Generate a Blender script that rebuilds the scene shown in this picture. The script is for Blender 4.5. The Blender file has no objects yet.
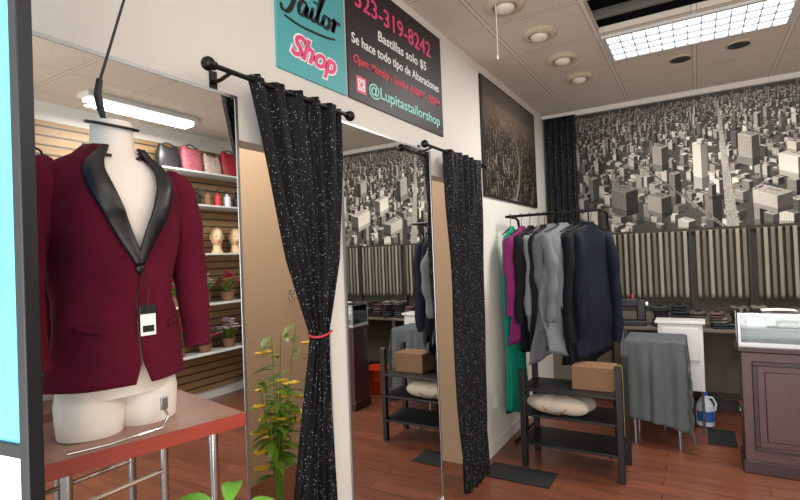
import bpy, math, random
import numpy as np
from mathutils import Vector, Matrix
random.seed(7)
S=bpy.context.scene
COL=S.collection
pi=math.pi
try:
    S.view_settings.view_transform='Standard'; S.view_settings.look='None'
except Exception: pass

def C(h):
    h=h.lstrip('#'); r=[int(h[i:i+2],16)/255 for i in (0,2,4)]
    return tuple((x/12.92 if x<=.04045 else ((x+.055)/1.055)**2.4) for x in r)+(1,)

# ------------------------------------------------------------ materials
def newmat(name):
    m=bpy.data.materials.new(name); m.use_nodes=True
    nt=m.node_tree; b=nt.nodes['Principled BSDF']
    return m,nt,b
def N(nt,t,**k):
    n=nt.nodes.new(t)
    for a,v in k.items(): setattr(n,a,v)
    return n
def math_(nt,op,a,b=None):
    n=N(nt,'ShaderNodeMath',operation=op)
    for i,x in enumerate((a,b)):
        if x is None: continue
        if isinstance(x,(int,float)): n.inputs[i].default_value=x
        else: nt.links.new(x,n.inputs[i])
    return n.outputs[0]
def mat(name,col,rough=.5,metal=0,nscale=12,namt=.12,bump=0,bscale=60,sheen=0,emis=0,trans=0,stretch=None,spec=None,coat=0):
    m,nt,b=newmat(name)
    col=C(col) if isinstance(col,str) else col
    tc=N(nt,'ShaderNodeTexCoord'); src=tc.outputs['Object']
    if stretch:
        mp=N(nt,'ShaderNodeMapping'); mp.inputs['Scale'].default_value=stretch
        nt.links.new(src,mp.inputs[0]); src=mp.outputs[0]
    no=N(nt,'ShaderNodeTexNoise'); no.inputs['Scale'].default_value=nscale; no.inputs['Detail'].default_value=4
    nt.links.new(src,no.inputs['Vector'])
    mx=N(nt,'ShaderNodeMix',data_type='RGBA')
    mx.inputs[6].default_value=tuple(x*(1-namt) for x in col[:3])+(1,)
    mx.inputs[7].default_value=tuple(min(1,x*(1+namt)) for x in col[:3])+(1,)
    nt.links.new(no.outputs['Fac'],mx.inputs[0]); nt.links.new(mx.outputs[2],b.inputs['Base Color'])
    b.inputs['Roughness'].default_value=rough; b.inputs['Metallic'].default_value=metal
    if spec is not None: b.inputs['Specular IOR Level'].default_value=spec
    if sheen:
        b.inputs['Sheen Weight'].default_value=sheen; b.inputs['Sheen Tint'].default_value=(min(1,col[0]*3+.2),col[1]*3+.05,col[2]*3+.05,1)
    if coat: b.inputs['Coat Weight'].default_value=coat; b.inputs['Coat Roughness'].default_value=.1
    if trans: b.inputs['Transmission Weight'].default_value=trans
    if emis:
        nt.links.new(mx.outputs[2],b.inputs['Emission Color']); b.inputs['Emission Strength'].default_value=emis
    if bump:
        n2=N(nt,'ShaderNodeTexNoise'); n2.inputs['Scale'].default_value=bscale; nt.links.new(src,n2.inputs['Vector'])
        bp=N(nt,'ShaderNodeBump'); bp.inputs['Strength'].default_value=bump; bp.inputs['Distance'].default_value=.01
        nt.links.new(n2.outputs['Fac'],bp.inputs['Height']); nt.links.new(bp.outputs[0],b.inputs['Normal'])
    return m

M={}
M['white']=mat('wall_paint','#d9d6d0',.75,nscale=3,namt=.04,bump=.08,bscale=90)
M['beige']=mat('beige_paint','#c4ad93',.8,nscale=2,namt=.05)
M['black']=mat('black_metal','#0c0c0d',.35,metal=.3)
M['blackp']=mat('black_plastic','#101012',.5)
M['chrome']=mat('chrome','#c8c8c8',.18,metal=1,namt=.03)
M['steel']=mat('brushed_steel','#a4a6a8',.35,metal=.9,stretch=(1,1,12))
M['mann']=mat('mannequin_plaster','#e6dcd2',.45,nscale=5,namt=.04)
M['velvet']=mat('burgundy_velvet','#520c22',.9,nscale=14,namt=.35,bump=.25,bscale=240,spec=.15,sheen=.12)
M['satin']=mat('black_satin','#0a0a0d',.4,namt=.2)
M['paper']=mat('white_paper','#e9e9e6',.7,namt=.03)
M['redwood']=mat('red_wood','#9c7261',.35,nscale=6,namt=.25,stretch=(8,1.2,8))
M['rededge']=mat('red_edge','#8c3428',.4,nscale=6,namt=.2,stretch=(8,1.2,8))
M['cherry']=mat('cherry_wood','#472729',.35,nscale=7,namt=.35,stretch=(7,7,1.3),coat=.25)
M['cherry2']=mat('cherry_wood_dark','#301a1e',.4,nscale=7,namt=.3,stretch=(7,7,1.3))
M['orange']=mat('orange_plastic','#e04a1c',.4,namt=.06)
M['jug']=mat('jug_plastic','#cdd6df',.4,namt=.06)
M['blue']=mat('blue_plastic','#2c62b8',.45)
M['card']=mat('cardboard','#7a5a40',.8,namt=.12)
M['greycloth']=mat('grey_cloth','#4d5353',.9,nscale=30,namt=.15,bump=.2,bscale=300)
M['canvas']=mat('cream_canvas','#b5aa9b',.9,nscale=10,namt=.2,bump=.3,bscale=200)
M['mat']=mat('rubber_mat','#17171a',.9,nscale=80,namt=.3,bump=.4,bscale=300)
M['leaf']=mat('leaf_green','#5b7a22',.45,nscale=20,namt=.4)
M['leaf2']=mat('leaf_bright','#5f9a30',.4,nscale=20,namt=.25)
M['yellow']=mat('petal_yellow','#dcb82c',.6,namt=.2)
M['pink']=mat('petal_pink','#c63a68',.6,namt=.2)
M['white_petal']=mat('petal_white','#d8ccd0',.6,namt=.2)
M['redcloth']=mat('red_ribbon','#b8343c',.6)
M['terra']=mat('dark_ceramic','#2f2b2a',.4)
M['gold']=mat('pale_wax','#c9a783',.5,namt=.06)
M['hair']=mat('dark_hair','#2a1d18',.7)
M['tape']=mat('yellow_tape','#b99a35',.6)
M['trimm']=mat('lamp_trim','#c2b69f',.5)
M['bulb']=mat('frosted_bulb','#d9d2c2',.4)
M['dark']=mat('plenum_dark','#1a1917',.95)
M['duct']=mat('duct_metal','#8a8982',.5,metal=.7)
M['lowwall']=mat('lower_wall_paint','#665e54',.85,nscale=4,namt=.2)
M['alum']=mat('dark_aluminium','#26282c',.4,metal=.6)
M['film']=mat('blue_film_glow','#4ba8e2',.45,nscale=2.5,namt=.55,emis=.30,stretch=(14,14,.8))  # emission stands in for bright daylight behind the pane
M['sill']=mat('white_film_glow','#cfdde4',.4,nscale=2.5,namt=.1,emis=.2)  # weak self-glow in place of daylight through the lower pane
M['maroon']=mat('sign_black','#1c1017',.5,nscale=4,namt=.25)
M['teal']=mat('sign_teal','#4aa3aa',.5,nscale=3,namt=.1)
M['txpink']=mat('ink_pink','#e0457d',.5,namt=.02)
M['txwhite']=mat('ink_white','#ececec',.5,namt=.02)
M['txblack']=mat('ink_black','#0d0d10',.5,namt=.02)
M['txred']=mat('ink_red','#d8304f',.5,namt=.02)
M['txmint']=mat('ink_mint','#8fd6d2',.5,namt=.02)
M['whiteplast']=mat('white_laminate','#c9c9c6',.4,namt=.04)

def mirrormat():
    m,nt,b=newmat('mirror_glass'); b.inputs['Metallic'].default_value=1; b.inputs['Roughness'].default_value=.012
    no=N(nt,'ShaderNodeTexNoise'); no.inputs['Scale'].default_value=3
    mx=N(nt,'ShaderNodeMix',data_type='RGBA'); mx.inputs[6].default_value=(.80,.82,.81,1); mx.inputs[7].default_value=(.86,.87,.86,1)
    nt.links.new(no.outputs['Fac'],mx.inputs[0]); nt.links.new(mx.outputs[2],b.inputs['Base Color']); return m
M['mirror']=mirrormat()
def glassmat():
    m,nt,b=newmat('case_glass')
    out=nt.nodes['Material Output']; tr=N(nt,'ShaderNodeBsdfTransparent'); gl=N(nt,'ShaderNodeBsdfGlossy'); gl.inputs['Roughness'].default_value=.03
    tr.inputs[0].default_value=(.93,.96,.96,1)
    fr=N(nt,'ShaderNodeFresnel'); fr.inputs[0].default_value=1.5
    ms=N(nt,'ShaderNodeMixShader'); nt.links.new(fr.outputs[0],ms.inputs[0]); nt.links.new(tr.outputs[0],ms.inputs[1]); nt.links.new(gl.outputs[0],ms.inputs[2])
    nt.links.new(ms.outputs[0],out.inputs[0]); return m
M['glass']=glassmat()
def sequin():
    m,nt,b=newmat('black_sequin_cloth')
    tc=N(nt,'ShaderNodeTexCoord'); vo=N(nt,'ShaderNodeTexVoronoi'); vo.inputs['Scale'].default_value=210
    nt.links.new(tc.outputs['Object'],vo.inputs['Vector'])
    a=math_(nt,'LESS_THAN',vo.outputs['Distance'],.36)
    sp=N(nt,'ShaderNodeSeparateColor'); nt.links.new(vo.outputs['Color'],sp.inputs[0])
    c=math_(nt,'GREATER_THAN',sp.outputs[0],.90)
    f=math_(nt,'MULTIPLY',a,c)
    mx=N(nt,'ShaderNodeMix',data_type='RGBA'); mx.inputs[6].default_value=(.005,.005,.006,1); mx.inputs[7].default_value=(.38,.41,.48,1)  # pale dots put the sequins' sparkle into the base colour
    nt.links.new(f,mx.inputs[0]); nt.links.new(mx.outputs[2],b.inputs['Base Color'])
    b.inputs['Roughness'].default_value=.65; b.inputs['Specular IOR Level'].default_value=.2
    return m
M['sequin']=sequin()
def floormat():
    m,nt,b=newmat('laminate_floor')
    tc=N(nt,'ShaderNodeTexCoord'); mp=N(nt,'ShaderNodeMapping'); mp.inputs['Rotation'].default_value=(0,0,0)
    nt.links.new(tc.outputs['Object'],mp.inputs[0])
    br=N(nt,'ShaderNodeTexBrick'); br.inputs['Scale'].default_value=1; br.inputs['Brick Width'].default_value=1.2; br.inputs['Row Height'].default_value=.13
    br.inputs['Mortar Size'].default_value=.0025; br.inputs['Color1'].default_value=C('#85503c'); br.inputs['Color2'].default_value=C('#734433'); br.inputs['Mortar'].default_value=C('#3a1f17')
    nt.links.new(mp.outputs[0],br.inputs[0])
    mp2=N(nt,'ShaderNodeMapping'); mp2.inputs['Scale'].default_value=(1.5,18,1); nt.links.new(tc.outputs['Object'],mp2.inputs[0])
    no=N(nt,'ShaderNodeTexNoise'); no.inputs['Scale'].default_value=2; no.inputs['Detail'].default_value=6; nt.links.new(mp2.outputs[0],no.inputs[0])
    mx=N(nt,'ShaderNodeMix',data_type='RGBA',blend_type='MULTIPLY'); mx.inputs[0].default_value=.7
    rp=N(nt,'ShaderNodeValToRGB'); rp.color_ramp.elements[0].position=.3; rp.color_ramp.elements[0].color=(.45,.42,.4,1); rp.color_ramp.elements[1].position=.65
    nt.links.new(no.outputs['Fac'],rp.inputs[0]); nt.links.new(br.outputs[0],mx.inputs[6]); nt.links.new(rp.outputs[0],mx.inputs[7])
    nt.links.new(mx.outputs[2],b.inputs['Base Color']); b.inputs['Roughness'].default_value=.3
    return m
M['floor']=floormat()
def ceilmat():
    m,nt,b=newmat('ceiling_tiles')
    tc=N(nt,'ShaderNodeTexCoord'); sp=N(nt,'ShaderNodeSeparateXYZ'); nt.links.new(tc.outputs['Object'],sp.inputs[0])
    def line(o,off):
        w=math_(nt,'ADD',o,60-off); w=math_(nt,'DIVIDE',w,.6); w=math_(nt,'FRACT',w); w=math_(nt,'SUBTRACT',w,.5); w=math_(nt,'ABSOLUTE',w)
        return w
    ax=line(sp.outputs[0],.3); ay=line(sp.outputs[1],.22)
    mxm=math_(nt,'MAXIMUM',ax,ay)
    bar=math_(nt,'GREATER_THAN',mxm,.480)
    edge=math_(nt,'GREATER_THAN',mxm,.470)
    no=N(nt,'ShaderNodeTexNoise'); no.inputs['Scale'].default_value=70; nt.links.new(tc.outputs['Object'],no.inputs[0])
    sp2=math_(nt,'GREATER_THAN',no.outputs['Fac'],.64)
    m1=N(nt,'ShaderNodeMix',data_type='RGBA'); m1.inputs[6].default_value=C('#d3cbbf'); m1.inputs[7].default_value=C('#c1b8ab'); nt.links.new(sp2,m1.inputs[0])
    m2=N(nt,'ShaderNodeMix',data_type='RGBA'); m2.inputs[7].default_value=C('#999085'); nt.links.new(edge,m2.inputs[0]); nt.links.new(m1.outputs[2],m2.inputs[6])
    m3=N(nt,'ShaderNodeMix',data_type='RGBA'); m3.inputs[7].default_value=C('#d9d2c7'); nt.links.new(bar,m3.inputs[0]); nt.links.new(m2.outputs[2],m3.inputs[6])
    nt.links.new(m3.outputs[2],b.inputs['Base Color']); b.inputs['Roughness'].default_value=.85
    return m
M['ceil']=ceilmat()
def slatmat():
    m,nt,b=newmat('slat_wood')
    tc=N(nt,'ShaderNodeTexCoord'); sp=N(nt,'ShaderNodeSeparateXYZ'); nt.links.new(tc.outputs['Object'],sp.inputs[0])
    w=math_(nt,'FRACT',math_(nt,'DIVIDE',sp.outputs[2],.085)); g=math_(nt,'LESS_THAN',w,.2)
    mp=N(nt,'ShaderNodeMapping'); mp.inputs['Scale'].default_value=(1,1.5,14); nt.links.new(tc.outputs['Object'],mp.inputs[0])
    no=N(nt,'ShaderNodeTexNoise'); no.inputs['Scale'].default_value=3; nt.links.new(mp.outputs[0],no.inputs[0])
    m1=N(nt,'ShaderNodeMix',data_type='RGBA'); m1.inputs[6].default_value=C('#977a56'); m1.inputs[7].default_value=C('#7d603e'); nt.links.new(no.outputs['Fac'],m1.inputs[0])
    m2=N(nt,'ShaderNodeMix',data_type='RGBA'); m2.inputs[7].default_value=C('#33261a'); nt.links.new(g,m2.inputs[0]); nt.links.new(m1.outputs[2],m2.inputs[6])
    nt.links.new(m2.outputs[2],b.inputs['Base Color']); b.inputs['Roughness'].default_value=.5; return m
M['slat']=slatmat()
def colattr(name,rough=.6):
    m,nt,b=newmat(name); a=N(nt,'ShaderNodeAttribute',attribute_name='Paint'); nt.links.new(a.outputs['Color'],b.inputs['Base Color']); b.inputs['Roughness'].default_value=rough; b.inputs['Specular IOR Level'].default_value=.2; return m
def emismat(name,col,s):
    m,nt,b=newmat(name); b.inputs['Base Color'].default_value=C(col); b.inputs['Emission Color'].default_value=C(col); b.inputs['Emission Strength'].default_value=s; return m
M['lit']=emismat('lit_diffuser','#eef4ff',2.6)
M['tube']=emismat('lit_tube','#f4f8ff',5)

# ------------------------------------------------------------ mesh helper
class MB:
    def __init__(s): s.v=[]; s.f=[]
    def add(s,vs,fs):
        o=len(s.v); s.v+= [tuple(v) for v in vs]; s.f+=[tuple(i+o for i in f) for f in fs]; return s
    def box(s,c,d,R=None):
        x,y,z=[q/2 for q in d]; vs=[Vector((a*x,b*y,e*z)) for a in(-1,1) for b in(-1,1) for e in(-1,1)]
        if R is not None: vs=[R@v for v in vs]
        vs=[v+Vector(c) for v in vs]
        return s.add(vs,[(0,1,3,2),(4,6,7,5),(0,4,5,1),(2,3,7,6),(0,2,6,4),(1,5,7,3)])
    def bb(s,a,b):
        return s.box([(a[i]+b[i])/2 for i in range(3)],[abs(b[i]-a[i]) for i in range(3)])
    def tube(s,pts,r,seg=10,sq=1,cap=True):
        pts=[Vector(p) for p in pts]; n=len(pts)
        if isinstance(r,(int,float)): r=[r]*n
        t0=(pts[1]-pts[0]).normalized(); up=Vector((0,0,1)) if abs(t0.z)<.9 else Vector((1,0,0))
        nx=t0.cross(up).normalized(); vs=[]
        for i in range(n):
            t=(pts[min(i+1,n-1)]-pts[max(i-1,0)]).normalized()
            nx=(nx-t*nx.dot(t)).normalized(); ny=t.cross(nx)
            for k in range(seg):
                a=2*pi*k/seg; vs.append(pts[i]+nx*math.cos(a)*r[i]+ny*math.sin(a)*r[i]*sq)
        fs=[]
        for i in range(n-1):
            for k in range(seg):
                k2=(k+1)%seg; fs.append((i*seg+k,i*seg+k2,(i+1)*seg+k2,(i+1)*seg+k))
        if cap: fs.append(tuple(range(seg))[::-1]); fs.append(tuple((n-1)*seg+k for k in range(seg)))
        return s.add(vs,fs)
    def lathe(s,prof,c=(0,0,0),seg=20,cap=True):
        vs=[];fs=[];n=len(prof)
        for r,z in prof:
            for k in range(seg):
                a=2*pi*k/seg; vs.append((c[0]+r*math.cos(a),c[1]+r*math.sin(a),c[2]+z))
        for i in range(n-1):
            for k in range(seg):
                k2=(k+1)%seg; fs.append((i*seg+k,i*seg+k2,(i+1)*seg+k2,(i+1)*seg+k))
        if cap: fs.append(tuple(range(seg))[::-1]); fs.append(tuple((n-1)*seg+k for k in range(seg)))
        return s.add(vs,fs)
    def sheet(s,fn,nu,nv,wrap=False):
        vs=[fn(i/nu,j/nv) for j in range(nv+1) for i in range(nu+(0 if wrap else 1))]
        w=nu if wrap else nu+1; fs=[]
        for j in range(nv):
            for i in range(nu):
                i2=(i+1)%w if wrap else i+1
                fs.append((j*w+i,j*w+i2,(j+1)*w+i2,(j+1)*w+i))
        return s.add(vs,fs)
    def sph(s,c,r,seg=14,rings=9):
        if isinstance(r,(int,float)): r=(r,r,r)
        return s.sheet(lambda u,v:(c[0]+r[0]*math.sin(pi*(v*.98+.01))*math.cos(2*pi*u),c[1]+r[1]*math.sin(pi*(v*.98+.01))*math.sin(2*pi*u),c[2]+r[2]*math.cos(pi*(v*.98+.01))),seg,rings,True)
    def leaf(s,base,d,L,w,droop=.3):
        base=Vector(base); d=Vector(d).normalized(); side=d.cross(Vector((0,0,1)))
        if side.length<.05: side=Vector((1,0,0))
        side.normalize(); n=6; vs=[]
        for i in range(n+1):
            t=i/n; p=base+d*L*t-Vector((0,0,1))*droop*L*t*t; ww=w*math.sin(pi*min(1,t*.92+.06))**.8
            vs+= [p-side*ww+Vector((0,0,.15*ww)),p,p+side*ww+Vector((0,0,.15*ww))]
        fs=[]
        for i in range(n):
            for k in range(2): a=i*3+k; fs.append((a,a+1,a+4,a+3))
        return s.add(vs,fs)
def mk(mb,name,m,parent=None,bevel=0,solid=0,smooth=True,ang=40,sub=0,loc=None,rot=None):
    me=bpy.data.meshes.new(name); me.from_pydata(mb.v,[],mb.f); me.update()
    if smooth:
        me.polygons.foreach_set('use_smooth',[True]*len(me.polygons)); me.set_sharp_from_angle(angle=math.radians(ang))
    me.materials.append(M[m] if isinstance(m,str) else m)
    o=bpy.data.objects.new(name,me); COL.objects.link(o)
    if parent: o.parent=parent
    if loc: o.location=loc
    if rot: o.rotation_euler=rot
    if solid:
        q=o.modifiers.new('s','SOLIDIFY'); q.thickness=solid; q.offset=0
    if bevel:
        q=o.modifiers.new('b','BEVEL'); q.width=bevel; q.segments=2; q.limit_method='ANGLE'
    if sub:
        q=o.modifiers.new('d','SUBSURF'); q.levels=sub; q.render_levels=sub
    return o
def thing(name,label,cat,loc=(0,0,0),rz=0,group=None):
    e=bpy.data.objects.new(name,None); e.empty_display_size=.05; COL.objects.link(e)
    e.location=loc; e.rotation_euler=(0,0,rz); e['label']=label; e['category']=cat
    if group: e['group']=group
    return e
def solo(o,label,cat,group=None):
    o['label']=label; o['category']=cat
    if group: o['group']=group
    return o
def struct(o): o['kind']='structure'; return o
def dup(src,loc,rz=None,group=None):
    n=src.copy(); COL.objects.link(n); n.location=loc
    if rz is not None: n.rotation_euler=(0,0,rz)
    for ch in list(src.children):
        c=ch.copy(); COL.objects.link(c); c.parent=n
        for g in list(ch.children):
            q=g.copy(); COL.objects.link(q); q.parent=c
    return n

# ------------------------------------------------------------ room shell
H=3.13; D=5.75; W=3.6
b=MB(); b.bb((-1.45,-1.2,-.06),(W+.1,D+.1,0)); struct(mk(b,'floor','floor',smooth=False))
b=MB()
hx0,hx1,hy0,hy1=.92,2.08,3.24,3.78
b.bb((-1.45,-1.2,H),(hx0,D+.1,H+.04)); b.bb((hx1,-1.2,H),(W+.1,D+.1,H+.04)); b.bb((hx0,-1.2,H),(hx1,hy0,H+.04)); b.bb((hx0,hy1,H),(hx1,D+.1,H+.04))
struct(mk(b,'ceiling','ceil',smooth=False))
b=MB()
def op(y0,y1,ztop): b.bb((-.1,y0,ztop),(0,y1,H))
b.bb((-.1,-1.2,0),(0,1.30,H)); op(1.30,1.80,2.06); b.bb((-.1,1.80,0),(0,2.88,H)); op(2.88,3.45,2.12); b.bb((-.1,3.45,0),(0,D,H))
struct(mk(b,'wall_left','white',smooth=False))
b=MB(); b.bb((-1.43,.9,0),(-1.33,3.6,H)); b.bb((-1.33,.9,0),(-.1,1.0,H)); b.bb((-1.33,3.5,0),(-.1,3.6,H))
struct(mk(b,'wall_fitting','beige',smooth=False))
b=MB(); b.bb((-.1,D,0),(W+.1,D+.1,H)); struct(mk(b,'wall_back','lowwall',smooth=False))
b=MB(); b.bb((W,-1.2,0),(W+.1,D,H)); struct(mk(b,'wall_right','white',smooth=False))
b=MB(); b.bb((W-.03,1.6,.12),(W,4.75,2.95)); struct(mk(b,'trim_1','slat',smooth=False))
b=MB(); b.bb((0,D-.03,H-.05),(W,D,H)); struct(mk(b,'trim_2','white',smooth=False))
b=MB()
for (y0,y1) in ((1.81,1.905),(3.46,D)): b.bb((0,y0,0),(.012,y1,.09))
struct(mk(b,'baseboard_left','white',smooth=False))
b=MB(); b.bb((0,D-.012,0),(W,D,.09)); struct(mk(b,'baseboard_back','cherry2',smooth=False))
# plenum
b=MB(); z1=H+.7
b.bb((hx0-.3,hy0-.3,z1),(hx1+.3,hy1+.3,z1+.03)); b.bb((hx0-.33,hy0-.3,H+.04),(hx0-.3,hy1+.3,z1)); b.bb((hx1+.3,hy0-.3,H+.04),(hx1+.33,hy1+.3,z1)); b.bb((hx0-.3,hy0-.33,H+.04),(hx1+.3,hy0-.3,z1)); b.bb((hx0-.3,hy1+.3,H+.04),(hx1+.3,hy1+.33,z1))
struct(mk(b,'ceiling_void','dark',smooth=False))
b=MB(); b.tube([(hx0-.28,3.45,H+.32),(1.3,3.5,H+.3),(hx1+.28,3.42,H+.34)],.09,16)
solo(mk(b,'air_duct','duct'),'round grey metal air duct inside the open ceiling bay','air duct')
for yy in (3.30,3.62):
    b=MB(); b.bb((hx0-.2,yy,H+.0405),(hx1+.2,yy+.03,H+.10))
    solo(mk(b,'ceiling_beam','duct',smooth=False),'thin grey metal rail exposed in the open ceiling bay','ceiling rail')

# ------------------------------------------------------------ mirrors
def mirror(y0,y1,z0,z1,label):
    e=thing('wall_mirror',label,'mirror',(0,(y0+y1)/2,z0))
    w=(y1-y0)/2; h=z1-z0
    b=MB(); b.bb((.001,-w+.012,.012),(.008,w-.012,h-.012)); mk(b,'mirror_glass','mirror',e,smooth=False)
    b=MB(); b.bb((.001,-w,0),(.010,-w+.012,h)); b.bb((.001,w-.012,0),(.010,w,h)); b.bb((.001,-w+.012,0),(.010,w-.012,.012)); b.bb((.001,-w+.012,h-.012),(.010,w-.012,h))
    mk(b,'mirror_frame','steel',e,smooth=False)
    return e
mirror(.25,1.292,.08,2.22,'tall frameless wall mirror behind the display bench')
mirror(1.915,2.86,.07,2.27,'tall wall mirror between the two curtained fitting-room doorways')

# ------------------------------------------------------------ curtains and rods
def lerp(tab,z):
    for (z0,a),(z1_,b_) in zip(tab,tab[1:]):
        if z0>=z>=z1_:
            t=(z0-z)/(z0-z1_); return a+(b_-a)*t
    return tab[-1][1]
def curtain(name,label,L,Rr,ztop,zbot,nf,amp,x0=.09,seed=0):
    e=thing(name,label,'curtain',(x0,(L[0][1]+Rr[0][1])/2,0)); cy=e.location.y
    rnd=random.Random(seed); ph=[rnd.uniform(0,6) for _ in range(4)]
    def fn(u,v):
        z=ztop+(zbot-ztop)*v; l=lerp(L,z); r=lerp(Rr,z); w=r-l
        a=amp*min(1.3,(.35+.5*w/.35))
        uu=u+.03*math.sin(3*v*pi+ph[0])
        x=a*math.sin(2*pi*nf*uu+ph[1]+.4*math.sin(v*4))+a*.4*math.sin(2*pi*nf*2.3*u+ph[2]+v*2)
        return (x,l+w*u-cy+.25*a*math.cos(2*pi*nf*uu),z)
    b=MB(); b.sheet(fn,150,90); mk(b,'curtain_cloth','sequin',e,solid=.004,ang=180)
    return e
def rod(y0,y1,z,label,x=.09):
    e=thing('curtain_rod',label,'curtain rod',(x,y0,z)); L=y1-y0
    b=MB(); b.tube([(0,0,0),(0,L,0)],.009,12); mk(b,'rod','black',e)
    for yy,s in ((0,-1),(L,1)):
        b=MB(); b.sph((0,yy+s*.028,0),.024); b.tube([(0,yy,0),(0,yy+s*.012,0)],.015); mk(b,'finial','black',e)
    for yy in (.06,L-.06):
        b=MB(); b.tube([(0,yy,-.008),(-.05,yy,-.02),(-x+.006,yy,-.02)],.007,8); b.bb((-x+.001,yy-.015,-.06),(-x+.007,yy+.015,.02)); mk(b,'bracket','black',e)
rod(1.13,1.86,2.265,'black metal curtain rod with ball finials above fitting-room doorway')
rod(2.66,3.56,2.265,'black metal curtain rod with ball finials near framed poster')
cz=2.285
c1=curtain('curtain','black sequined curtain gathered with a red tie at its middle',
 [(cz,1.28),(2.0,1.35),(1.6,1.45),(1.29,1.565),(1.2,1.55),(.67,1.43),(0,1.36)],
 [(cz,1.82),(2.0,1.81),(1.6,1.78),(1.29,1.675),(1.2,1.675),(.67,1.69),(0,1.72)],cz,.015,5,.018,seed=1)
b=MB(); b.tube([(.034*math.cos(t)*1.1,.062*math.sin(t)+1.62-c1.location.y,1.29+.006*math.sin(2*t)) for t in [2*pi*k/24 for k in range(25)]],.005,8,cap=False); mk(b,'tieback','redcloth',c1)
c2=curtain('curtain','black sequined curtain hanging straight beside the fitting-room doorway',
 [(cz,2.92),(1.2,2.97),(0,3.02)],[(cz,3.50),(1.2,3.45),(0,3.40)],cz,.015,5,.020,seed=3)
e=thing('curtain','narrow black sequined curtain in the wall corner beside mural','curtain',(.2,D-.07,0))
b=MB(); b.sheet(lambda u,v:(-.17+.33*u,.018*math.sin(2*pi*5*u+v),3.07-1.9*v),80,30); mk(b,'curtain_cloth','sequin',e,solid=.004,ang=180)
b=MB(); b.tube([(-.19,0,3.075),(.17,0,3.075)],.008,8); mk(b,'rod','black',e)

# fitting room hook
e=thing('wall_hook','small chrome double coat hook on beige wall','hook',(-1.33,2.95,1.33))
b=MB(); b.bb((.001,-.015,-.04),(.006,.015,.04)); mk(b,'hook_plate','chrome',e,bevel=.002)
b=MB()
for s in (-1,1): b.tube([(.006,s*.008,-.01),(.03,s*.02,-.04),(.05,s*.03,-.03),(.052,s*.032,.0)],.004,8)
b.tube([(.006,0,.01),(.04,0,.01),(.05,0,.04)],.004,8); mk(b,'hook_arm','chrome',e)

# ------------------------------------------------------------ text
def textmesh(s,size,shear=0,bold=0):
    cu=bpy.data.curves.new('lettering','FONT'); cu.body=s; cu.size=size; cu.shear=shear; cu.extrude=.0008; cu.offset=bold; cu.resolution_u=3
    o=bpy.data.objects.new('lettering_tmp',cu); COL.objects.link(o)
    dg=bpy.context.evaluated_depsgraph_get(); dg.update()
    me=bpy.data.meshes.new_from_object(o.evaluated_get(dg)); bpy.data.objects.remove(o); return me
def text(s,parent,y,z,width,height,m,shear=0,bold=0,x=.012,rot=0,curve=0):
    me=textmesh(s,1,shear,bold); n=len(me.vertices); co=np.zeros(n*3); me.vertices.foreach_get('co',co); co=co.reshape(-1,3)
    mn=co.min(0); mx=co.max(0); c=(mn+mx)/2
    p=(co-c); px=p[:,0]/(mx[0]-mn[0])*width; pz=p[:,1]/(mx[1]-mn[1])*height
    pz=pz+curve*(1-(2*px/width)**2)
    cr,sr=math.cos(rot),math.sin(rot); qx=px*cr-pz*sr; qz=px*sr+pz*cr
    out=np.stack([x+np.sign(p[:,2])*.0006,y+qx,z+qz],1); me.vertices.foreach_set('co',out.ravel()); me.update()
    me.materials.clear(); me.materials.append(M[m])
    o=bpy.data.objects.new('lettering',me); COL.objects.link(o); o.parent=parent; return o

sg=thing('shop_sign','black vinyl banner with white and pink lettering about alterations','sign',(0,2.535,2.40))
b=MB(); b.bb((.001,-.535,0),(.01,.535,.67)); mk(b,'banner_panel','maroon',sg,bevel=.002)
text('323-319-8242',sg,-.04,.535,.84,.10,'txpink',bold=.01)
text('Bastillas solo $5',sg,.03,.405,.56,.065,'txwhite',bold=.012)
text('Se hace todo tipo de Alteraciones',sg,-.01,.305,.98,.07,'txwhite',bold=.012)
text('Open: Monday - Sunday  8:00AM - 7:00PM',sg,0,.205,.98,.062,'txred',shear=.35,bold=.012)
text('@Lupitastailorshop',sg,.06,.085,.84,.085,'txmint',bold=.012)
e2=MB(); 
def rr(y0,z0,w,t):
    e2.bb((.0112,y0,z0),(.0125,y0+w,z0+t)); e2.bb((.0112,y0,z0+w-t),(.0125,y0+w,z0+w)); e2.bb((.0112,y0,z0+t),(.0125,y0+t,z0+w-t)); e2.bb((.0112,y0+w-t,z0+t),(.0125,y0+w,z0+w-t))
b=MB(); b.bb((.010,-.47,.045),(.0111,-.385,.13)); mk(b,'camera_icon_badge','txpink',sg,bevel=.0)
rr(-.457,.058,.059,.008)
for k in range(16):
    a=2*pi*k/16; e2.box((.0118,-.4275+.016*math.cos(a),.0875+.016*math.sin(a)),(.0012,.007,.007))
mk(e2,'camera_icon','txwhite',sg,smooth=False)
st=thing('shop_sign','teal vinyl banner with black script and pink lettering','sign',(0,1.745,2.40))
b=MB(); b.bb((.001,-.235,0),(.01,.235,.67)); mk(b,'banner_panel','teal',st,bevel=.002)
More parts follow.
